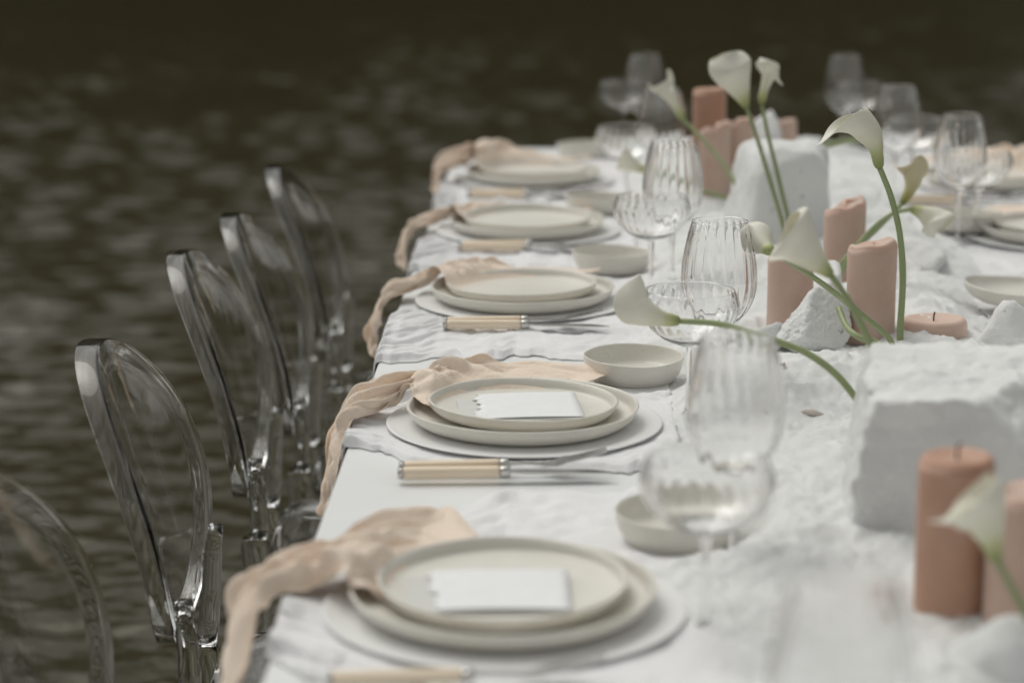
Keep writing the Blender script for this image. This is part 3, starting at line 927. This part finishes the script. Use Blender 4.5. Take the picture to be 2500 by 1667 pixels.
# ------------------------------------------------------------------ candles
def candle(x, y, z, r, h, mat, label, seed, tilt=(0, 0), slope=.006, wick=True):
    root = empty("candle", (x, y, z), 0, label, "candle", "pillar candles among the sand and stones")
    root.rotation_euler = (tilt[0], tilt[1], seed * .9)
    prof = dense([(0, 0), (r * .9, 0), (r, .003), (r, h * .5), (r, h - .013), (r * .985, h - .007), (r * .93, h - .0022), (r * .82, h), (r * .66, h - .0015), (r * .4, h - .0035), (r * .15, h - .0042), (0, h - .0043)], .004)
    def w(R, Z, ph):
        k = smooth(h * .55, h, Z)
        rim = slope * np.cos(ph + seed) + .3 * slope * np.sin(2 * ph + seed * 2) + .2 * slope * np.sin(5 * ph + seed)
        lump = 1 + .012 * vnoise(np.cos(ph) * 1.5 + seed, np.sin(ph) * 1.5, Z * 30, seed) + .004 * np.sin(ph * 3 + seed)
        return R * lump, Z + k * rim
    me = lathe_mesh("wax_body", prof, 56, w); weld(me)
    link("wax_body", me, mat, root)
    if wick:
        wp = spline([(0, 0, h - .010), (.0005, .0, h + .002), (.003, .001, h + .007), (.007, .001, h + .0085)], 8)
        link("wick", tube_mesh("wick", wp, .0011, 8), M['wick'], root)
    return root
C0 = .006
candle(.329, 1.838, .772, .0315, .146, M['wax_rust'], "rust pillar candle behind the very blurred lily", 1, slope=.001)
candle(.385, 1.80, .772, .036, .128, M['wax_pink'], "dusty pink pillar candle at the right edge, partly behind the lily", 2, slope=.003)
candle(.301, 2.975, sz(.301, 2.975) - C0, .0305, .125, M['wax_pink'], "dusty pink pillar candle behind the small cracked stone", 3, slope=.006, wick=False)
candle(.402, 2.925, sz(.402, 2.925) - C0, .0322, .130, M['wax_pink'], "dusty pink pillar candle beside the tall curved lily stem", 4, slope=.005, wick=False)
candle(.415, 3.330, sz(.415, 3.33) - C0, .0310, .126, M['wax_pink'], "dusty pink pillar candle standing behind two others, with slanted top", 0, slope=.009, wick=False)
candle(.268, 4.220, sz(.268, 4.22) - C0, .0315, .185, M['wax_rust'], "tallest rust candle behind the lilies at the far end", 6, slope=.001, wick=False)
candle(.272, 4.10, sz(.272, 4.10) - C0, .0290, .128, M['wax_pink'], "left one of the twin pink candles behind the fluted glass", 7, slope=.010, wick=False)
candle(.314, 4.15, sz(.314, 4.15) - C0, .0325, .124, M['wax_pink'], "right one of the twin pink candles beside the white boulder", 10, slope=.009, wick=False)
candle(.486, 2.93, .752, .044, .057, M['wax_pale'], "short pale pink candle sunk in the sand with a curled black wick", 5, slope=.001)
candle(.425, 4.45, .80, .030, .090, M['wax_pale'], "pale candle tip just showing above the white boulder", 8, slope=.003, wick=False)

# ------------------------------------------------------------------ rocks
def rock(x, y, z, planes, label, seed, sub=5, p=16, namp=.05, fine=.012, rot=0.0, name="white_stone"):
    bm = bmesh.new()
    bmesh.ops.create_icosphere(bm, subdivisions=sub, radius=1)
    D = np.array([v.co[:] for v in bm.verts])
    acc = 0
    for (n_, d_) in planes:
        n_ = np.asarray(n_, float); n_ = n_ / np.linalg.norm(n_)
        acc = acc + (np.clip(D @ n_, 0, None) / d_) ** p
    R = acc ** (-1 / p)
    P = D * R[:, None]
    sc = np.median(R)
    q = P / sc
    nn = fbm(q[:, 0] * 1.6, q[:, 1] * 1.6, q[:, 2] * 1.6, 5, seed) * namp + fbm(q[:, 0] * 9, q[:, 1] * 9, q[:, 2] * 9, 4, seed + 50, .6) * fine
    pits = np.clip(vnoise(q[:, 0] * 5, q[:, 1] * 5, q[:, 2] * 5, seed + 90) - .45, 0, 1) * fine * 4
    P = P * (1 + nn - pits)[:, None]
    for v, c in zip(bm.verts, P): v.co = c
    bm.verts.ensure_lookup_table()
    me = bpy.data.meshes.new(name)
    bm.to_mesh(me); bm.free()
    me.polygons.foreach_set("use_smooth", np.ones(len(me.polygons), bool))
    o = link(name, me, M['rock'], None, (x, y, z))
    o.rotation_euler = (0, 0, rot)
    return tag(o, label, "stone", "white stones along the middle of the table")
def rand_planes(sx_, sy_, sz_, n_, seed):
    r = np.random.default_rng(seed)
    out = [((0, 0, -1), sz_ * .9)]
    for i in range(n_):
        d = r.normal(size=3); d /= np.linalg.norm(d)
        rad = 1 / math.sqrt((d[0] / sx_) ** 2 + (d[1] / sy_) ** 2 + (d[2] / sz_) ** 2)
        out.append((d, rad * r.uniform(.78, 1.02)))
    return out
# big block at the right: flat bright top, sheer grey front, slanting broken right side
rock(.402, 2.160, .845, [((-.03, -.04, 1), .074), ((0, 0, -1), .095), ((-1, .10, .13), .112), ((-.05, -1, .06), .114),
                         ((.62, -.52, .62), .088), ((1, .1, .35), .125), ((.1, 1, .1), .116), ((.5, .6, .6), .115)],
     "big white block with flat top and sheer front at the right", 5, 6, 40, .065, .022)
rock(.362, 3.735, .848, [((.06, .05, 1), .086), ((0, 0, -1), .13), ((-1, -.12, .12), .071), ((.15, -1, .10), .072), ((1, -.1, .08), .076), ((.1, 1, .2), .09),
                         ((-.62, -.2, .78), .094), ((.6, -.2, .75), .098), ((-.2, -.8, .7), .092), ((-.8, -.7, .2), .088)],
     "smooth white boulder behind the two upright lilies", 15, 5, 15, .05, .012)
rock(.322, 2.895, sz(.322, 2.895) + .021, rand_planes(.046, .04, .036, 13, 21) + [((.4, -.6, .5), .034), ((-.7, -.2, .6), .036)], "small cracked white stone in front of a pink candle", 25, 6, 34, .05, .026)
rock(.270, 2.905, sz(.270, 2.905) + .009, rand_planes(.019, .018, .016, 16, 37), "tiny white pebble left of the small cracked stone", 35, 4, 12, .05, .012)
rock(.345, 3.075, sz(.345, 3.075) + .020, rand_planes(.045, .04, .034, 10, 41), "pale stone between the two front pink candles", 45, 4, 12, .06, .010)
rock(.366, 4.36, .842, rand_planes(.042, .045, .048, 9, 53), "white stone at the far end behind the boulder", 55, 4, 10, .05, .008)
rock(.590, 2.90, sz(.59, 2.90) + .018, rand_planes(.050, .045, .034, 11, 61), "white lump at the right edge below the low dish", 65, 4, 16, .06, .012)
rock(.505, 2.70, sz(.505, 2.70) + .018, rand_planes(.045, .05, .030, 12, 71), "pitted white lump behind the right end of the big block", 75, 5, 18, .07, .03)
rock(.362, 1.690, .778, rand_planes(.058, .040, .052, 11, 81), "white lump in the bottom right corner before the pink candle", 85, 4, 12, .06, .010)
rock(.56, 3.50, sz(.56, 3.5) + .004, rand_planes(.05, .04, .022, 11, 91), "flat white lump in front of the two glass stems on the right", 95, 4, 12, .06, .010)
def chip(x, y, L_, rot, label, seed):
    r = np.random.default_rng(seed)
    pts = [(-L_ / 2, 0, 0), (-L_ / 4, L_ * .05, .002), (L_ * .1, -.002, .003), (L_ / 2, .001, 0)]
    me = tube_mesh("twig_chip", spline(pts, 9), np.array([.0008, .0016, .0024, .0030, .0034, .0036, .0030, .002, .0008]) * (L_ / .03), 8)
    o = link("twig_chip", me, M['chip'], None, (x, y, sz(x, y) + .0015))
    o.rotation_euler = (0, 0, rot)
    tag(o, label, "debris", "bits lying on the sand")
chip(.283, 2.515, .032, -.35, "beige chip lying on the sand in front of the lily stem", 1)
chip(.263, 2.675, .018, 1.1, "short beige chip half buried in the sand mound", 2)

# ------------------------------------------------------------------ calla lilies
def frame_from(a, t_):
    a = a / np.linalg.norm(a)
    t_ = t_ - a * np.dot(t_, a)
    t_ /= np.linalg.norm(t_) + 1e-9
    return a, t_, np.cross(a, t_)
def calla(stem_pts, axis, R, label, seed, mat='petal', stem_r=.0036, back=.62, flare=.22, tipw=.05, tdir=None, side=1.6, peak=.68, spadix=True):
    """stem_pts: root to flower base; axis: three more points up the funnel, the last is the pointed tip."""
    stem_pts = np.array(stem_pts, float)
    root = empty("calla_lily", tuple(stem_pts[0]), 0, label, "calla lily", "calla lilies among the stones")
    off = stem_pts[0]
    path = spline(stem_pts - off, 44)
    k = np.linspace(0, 1, 44)
    rad = stem_r * (1.12 - .22 * k) * (1 + .05 * np.array([float(vnoise(a_ * 9, seed)) for a_ in k]))
    link("stem", tube_mesh("stem", path, rad, 12), M['stem'], root)
    base = path[-1]
    full = np.vstack([path[-6], base, np.array(axis) - off])
    ctr = spline(full, 241)
    # keep the stretch from the base on, even in length
    seg = np.linalg.norm(np.diff(ctr, axis=0), axis=1)
    i0 = int(np.argmin(np.linalg.norm(ctr - base, axis=1)))
    ctr = ctr[i0:]
    ln = np.concatenate([[0], np.cumsum(np.linalg.norm(np.diff(ctr, axis=0), axis=1))]); ln /= ln[-1]
    def at_(s): return np.stack([np.interp(s, ln, ctr[:, c]) for c in range(3)], -1)
    s_all = np.linspace(0, 1, 90)
    C_ = at_(s_all)
    tg = np.gradient(C_, axis=0); tg /= np.linalg.norm(tg, axis=1)[:, None]
    # side of the tip: where the funnel bends to (or towards the viewer's side when it is straight)
    d0 = tg[8]; bend_ = tg[-1] - d0 * np.dot(tg[-1], d0)
    if tdir is not None: bend_ = np.array(tdir, float)
    t0 = bend_ - tg[0] * np.dot(bend_, tg[0]); t0 /= np.linalg.norm(t0)
    Tn, Bn = np.zeros_like(C_), np.zeros_like(C_)
    t_ = t0
    for i in range(len(C_)):
        t_ = t_ - tg[i] * np.dot(t_, tg[i]); t_ /= np.linalg.norm(t_)
        Tn[i] = t_; Bn[i] = np.cross(tg[i], t_)
    r0 = stem_r / R
    s_pk = np.where(s_all < peak, s_all * .68 / peak, .68 + (s_all - peak) * .32 / (1 - peak))
    rs = np.interp(s_pk, [0, .10, .25, .42, .56, .68, .80, .90, .96, 1], [r0, r0 * 1.25 + .08, .42, .66, .88, 1.0, .86, .52, .24, tipw])
    kk = np.ones(7) / 7
    rs = np.convolve(np.pad(rs, 3, mode='edge'), kk, 'valid') * R
    rs[0] = stem_r
    nu, nv = 40, 64
    us = np.linspace(0, 1, nu)
    th = np.linspace(-np.pi, np.pi, nv)
    front = (.5 + .5 * np.cos(th)) ** side
    Ls = back + (1 - back) * front + .03 * vnoise(th * .8 + 3, seed * 2.3)
    Ls = np.clip(Ls, 0, 1.0)
    S = us[:, None] * Ls[None, :]
    def field(F_): return np.stack([np.interp(S, s_all, F_[:, c]) for c in range(3)], -1)
    CC, TT, BB, GG = field(C_), field(Tn), field(Bn), field(tg)
    rr = np.interp(S, s_all, rs)
    thg = th[None, :]
    rad_v = np.cos(thg)[..., None] * TT + np.sin(thg)[..., None] * BB
    spiral = 1 + .09 * (thg / np.pi) * us[:, None] ** 1.5
    P = CC + rad_v * (rr * spiral)[..., None]
    # rim rolls outwards, more on the sides and the back
    fl = flare * R * smooth(.66, 1, us)[:, None] ** 1.6 * (1.15 - .75 * front)[None, :] * (1 + .40 * vnoise(th * 1.3 + 5, seed * 3.1))[None, :]
    P = P + rad_v * fl[..., None] - GG * (fl * .55)[..., None]
    me = grid_mesh("spathe", P)
    a_ = me.attributes.new("along", 'FLOAT', 'POINT')
    a_.data.foreach_set("value", np.clip(S / .85, 0, 1).astype(np.float32).ravel())
    o = link("spathe", me, M[mat], root)
    sm = o.modifiers.new("thickness", 'SOLIDIFY'); sm.thickness = .0011; sm.offset = -1
    sb = o.modifiers.new("soften", 'SUBSURF'); sb.levels = 1; sb.render_levels = 1
    if spadix:
        link("spadix", tube_mesh("spadix", at_(np.linspace(.18, .46, 10)), np.linspace(.0032, .0020, 10), 10), M['spadix'], root)
    return root
calla([(.362, 3.510, .772), (.354, 3.518, .794), (.338, 3.53, .85), (.319, 3.543, .911), (.302, 3.554, .965), (.285, 3.564, 1.013)], [(.273, 3.57, 1.042), (.256, 3.566, 1.08), (.251, 3.556, 1.107)], .0335,
      "upright white lily with the large round smooth face", 1, back=.80, flare=.08, tipw=.40, tdir=(.25, -1, .1))
calla([(.375, 3.552, .770), (.370, 3.558, .787), (.352, 3.57, .848), (.336, 3.584, .912), (.322, 3.596, .967), (.312, 3.606, 1.014)], [(0.316, 3.611, 1.038), (0.325, 3.616, 1.061), (0.338, 3.619, 1.070), (0.354, 3.614, 1.044)], .0135,
      "upright white lily with its tip curled to the right beside the round one", 2, back=.62, flare=.8, peak=.72, side=2.0)
calla([(.335, 3.70, .775), (.328, 3.714, .803), (.294, 3.774, .849), (.253, 3.837, .907), (.205, 3.897, .953)], [(.181, 3.905, .994), (.163, 3.91, 1.022), (.181, 3.88, 1.010)], .0165,
      "pale lily bending left in front of the far wine glass", 3, back=.62, flare=.4)
calla([(.434, 2.867, .780), (.433, 2.867, .809), (.433, 2.861, .874), (.426, 2.853, .932), (.412, 2.843, .981), (.394, 2.831, 1.022)], [(.387, 2.828, 1.050), (.372, 2.822, 1.072), (.350, 2.812, 1.082), (.327, 2.797, 1.077), (.307, 2.779, 1.056)], .0160,
      "tall sharp lily with arched tip on a dark curved stem", 4, back=.48, flare=.25, stem_r=.0042, tdir=(-.8, -.6, -.1), side=1.3, peak=.36)
calla([(.380, 3.253, .775), (.388, 3.253, .796), (.411, 3.261, .83), (.455, 3.29, .864), (.5, 3.339, .897)], [(.517, 3.356, .926), (.514, 3.370, .952), (.489, 3.351, .953)], .0175,
      "yellowed lily leaning right behind the tall curved stem", 5, 'petal_old', back=.62, flare=.3)
calla([(.390, 3.254, .775), (.398, 3.254, .799), (.418, 3.243, .843), (.456, 3.253, .883), (.484, 3.276, .894), (.504, 3.278, .898)], [(.523, 3.277, .892), (.540, 3.275, .880), (.546, 3.262, .858)], .023,
      "pale lily drooping right above the sand behind the tall curved stem", 6, back=.7, flare=.25, tipw=.2)
calla([(.347, 2.335, .785), (.339, 2.314, .862), (.329, 2.309, .888), (.307, 2.308, .932), (.289, 2.304, .963), (.275, 2.308, .982)], [(0.256, 2.311, 1.0), (0.236, 2.315, 1.02), (0.221, 2.318, 1.033)], .0300,
      "large white lily opening left in front of a pink candle", 7, back=.84, flare=.22, tipw=.62, peak=.90, tdir=(.6, .5, .7))
calla([(.410, 2.766, .785), (.406, 2.766, .814), (.364, 2.742, .853), (.309, 2.700, .900), (.246, 2.627, .949)], [(.238, 2.638, .952), (.232, 2.655, .957), (.228, 2.690, .968)], .0165,
      "lily seen from behind with its long green stem crossing the candles", 8, back=.75, flare=.3, tipw=.2)
calla([(.330, 2.380, .782), (.326, 2.385, .814), (.300, 2.402, .850), (.268, 2.417, .873), (.231, 2.429, .886), (.175, 2.451, .899), (.127, 2.461, .901)], [(.100, 2.455, .907), (.074, 2.455, .922), (.081, 2.462, .957)], .0175,
      "lily lying to the left behind the blurred glass, tip turned up", 9, back=.50, flare=.22, stem_r=.0038, tdir=(-.3, -.8, .45), side=.9, peak=.55)
calla([(.315, 3.966, .780), (.309, 3.968, .797), (.248, 3.971, .819), (.194, 3.974, .838), (.147, 3.977, .854)], [(.121, 3.978, .864), (.101, 3.981, .879), (.093, 3.986, .905)], .018,
      "faint yellow lily lying left behind the middle fluted glass", 10, 'petal')
calla([(.385, 1.665, .775), (.382, 1.674, .789), (.364, 1.682, .825), (.349, 1.687, .852), (.337, 1.692, .873)], [(0.331, 1.696, 0.893), (0.322, 1.7, 0.911), (0.304, 1.7, 0.916), (0.281, 1.697, 0.906)], .0205,
      "very blurred white lily in front of the rust candle, tip pointing left", 11, back=.56, flare=.35, stem_r=.0034, side=2.2, peak=.55)
def lone_stem(pts, label, r=.0042):
    pts = np.array(pts, float)
    o = link("cut_stem", tube_mesh("cut_stem", spline(pts - pts[0], 24), r, 12), M['stem'], None, tuple(pts[0]))
    tag(o, label, "flower stem", "bare lily stems")
lone_stem([(.440, 3.85, .925), (.452, 3.943, .905), (.48, 3.965, .908), (.515, 3.997, .909), (.56, 4.048, .905)], "dark green bare stem lying behind the arched lily", .0055)
lone_stem([(.400, 2.795, .800), (.394, 2.803, .803), (.373, 2.805, .809), (.359, 2.826, .818), (.352, 2.860, .836)], "short yellowish bare stem on the sand beside the cracked stone", .0040)

# ------------------------------------------------------------------ clear chairs
def build_chair():
    """local origin: middle of the back, on the chair's floor; +x faces the table."""
    root = empty("clear_chair")
    W, H, e_, Zm = .205, .178, -.03, .0
    ZB = .70                                     # height of the medallion's middle over the feet
    def bend(y_, z_): return -.255 * z_ + 1.0 * y_ ** 2
    ph = np.linspace(0, 2 * np.pi, 120, endpoint=False)
    def egg(inset):
        w_, h_ = W - inset, H - inset
        return np.stack([w_ * np.sin(ph) * (1 + e_ * np.cos(ph)), h_ * np.cos(ph)], -1)
    # section of the shell: (inset from the outline, depth behind the front face, scale of the loop)
    sec = [(.050, .0046, k_) for k_ in (.06, .3, .55, .78, .93)] + [(.042, .0046, 1), (.0385, .0045, 1), (.0355, .0041, 1), (.0345, .0040, 1), (.007, .0040, 1), (.0050, .0048, 1), (.0042, .0068, 1),
           (.0038, .0255, 1), (.0034, .0268, 1), (.0026, .0272, 1), (.0012, .0272, 1), (.0004, .0268, 1), (0, .0255, 1), (0, .0022, 1), (.0005, .0008, 1), (.0018, 0, 1), (.0330, 0, 1),
           (.0345, .0001, 1), (.0365, .0005, 1), (.0385, .0007, 1), (.042, .0007, 1)] + [(.050, .0007, k_) for k_ in (.93, .78, .55, .3, .06)]
    allr = [(egg(i_) * k_, t_) for (i_, t_, k_) in sec]
    V = np.zeros((len(allr), len(ph), 3))
    for i, (e2, t_) in enumerate(allr):
        V[i, :, 1] = e2[:, 0]; V[i, :, 2] = ZB + e2[:, 1]
        V[i, :, 0] = bend(e2[:, 0], e2[:, 1]) - t_
    n_ = len(ph)
    F = [list(f) for f in grid_faces(len(allr), n_, False, True)]
    F += [list(range(n_)), [(len(allr) - 1) * n_ + k for k in range(n_)][::-1]]
    me = raw_mesh("backrest", V, F); fix_normals(me)
    me.polygons.foreach_set("use_smooth", np.ones(len(me.polygons), bool))
    me.set_sharp_from_angle(angle=math.radians(24))
    link("backrest", me, M['acrylic'], root)
    for s in (-1, 1):
        pts = [(.062, s * .146, .610), (.060, s * .128, .572), (.060, s * .105, .535), (.058, s * .088, .500), (.056, s * .082, .478)]
        me = bar_mesh("post", pts, [(.0090, .010), (.0105, .0140), (.0110, .0145), (.0120, .0150), (.0125, .0155)], .0025)
        link("post", me, M['acrylic'], root)
        lg = [(.050, s * .082, .4765), (.050, s * .084, .468), (.056, s * .092, .40), (.045, s * .120, .15), (.02, s * .140, 0)]
        me = bar_mesh("leg", lg, [(.0155, .0165), (.0175, .0185), (.0165, .0170), (.0140, .0140), (.011, .011)], .003)
        link("leg", me, M['acrylic'], root)
        fl = [(.450, s * .175, .4375), (.455, s * .177, .36), (.462, s * .180, .15), (.466, s * .182, 0)]
        me = bar_mesh("leg", fl, [(.019, .019), (.017, .017), (.014, .014), (.012, .012)], .004)
        link("leg", me, M['acrylic'], root)
    # seat: rounded trapezoid slab with a slight dish
    n_ = 64
    a = np.linspace(0, 2 * np.pi, n_, endpoint=False)
    c, s = np.cos(a), np.sin(a)
    sq = 1 / (np.abs(c) ** 5 + np.abs(s) ** 5) ** .2
    ox, oy = c * sq, s * sq
    lay = [(.0, .440), (.85, .440), (.98, .442), (1.0, .447), (1.0, .460), (.985, .4655), (.95, .4665), (.88, .4645), (.5, .459), (.0, .458)]
    V = np.zeros((len(lay), n_, 3))
    for i, (k_, z_) in enumerate(lay):
        k_ = max(k_, .002)
        V[i, :, 0] = .275 + .205 * ox * k_
        V[i, :, 1] = (.19 + .022 * ox) * oy * k_
        V[i, :, 2] = z_
    F = [list(f) for f in grid_faces(len(lay), n_, False, True)] + [list(range(n_)), [(len(lay) - 1) * n_ + k for k in range(n_)][::-1]]
    me = raw_mesh("seat", V, F); fix_normals(me)
    me.set_sharp_from_angle(angle=math.radians(30))
    link("seat", me, M['acrylic'], root)
    return root
CHAIRS = [(-.515, 2.03, -.040, .03, "nearest clear ghost chair, its rounded back cut off by the left edge"),
          (-.496, 2.578, -.030, .03, "clear ghost chair with the sharpest back, second from the front"),
          (-.495, 3.185, -.030, .02, "clear ghost chair third from the front in the row"),
          (-.478, 3.58, -.040, .02, "clear ghost chair fourth from the front in the row"),
          (-.476, 4.12, -.037, .00, "farthest clear ghost chair, its back tip against the water")]
chair0 = build_chair()
for i, (x, y, z, r, lab) in enumerate(CHAIRS):
    o = chair0 if i == 0 else copy_tree(chair0)
    o.location = (x, y, z)
    o.rotation_euler = (0, 0, r)
    tag(o, lab, "chair", "clear chairs along the left side of the table")
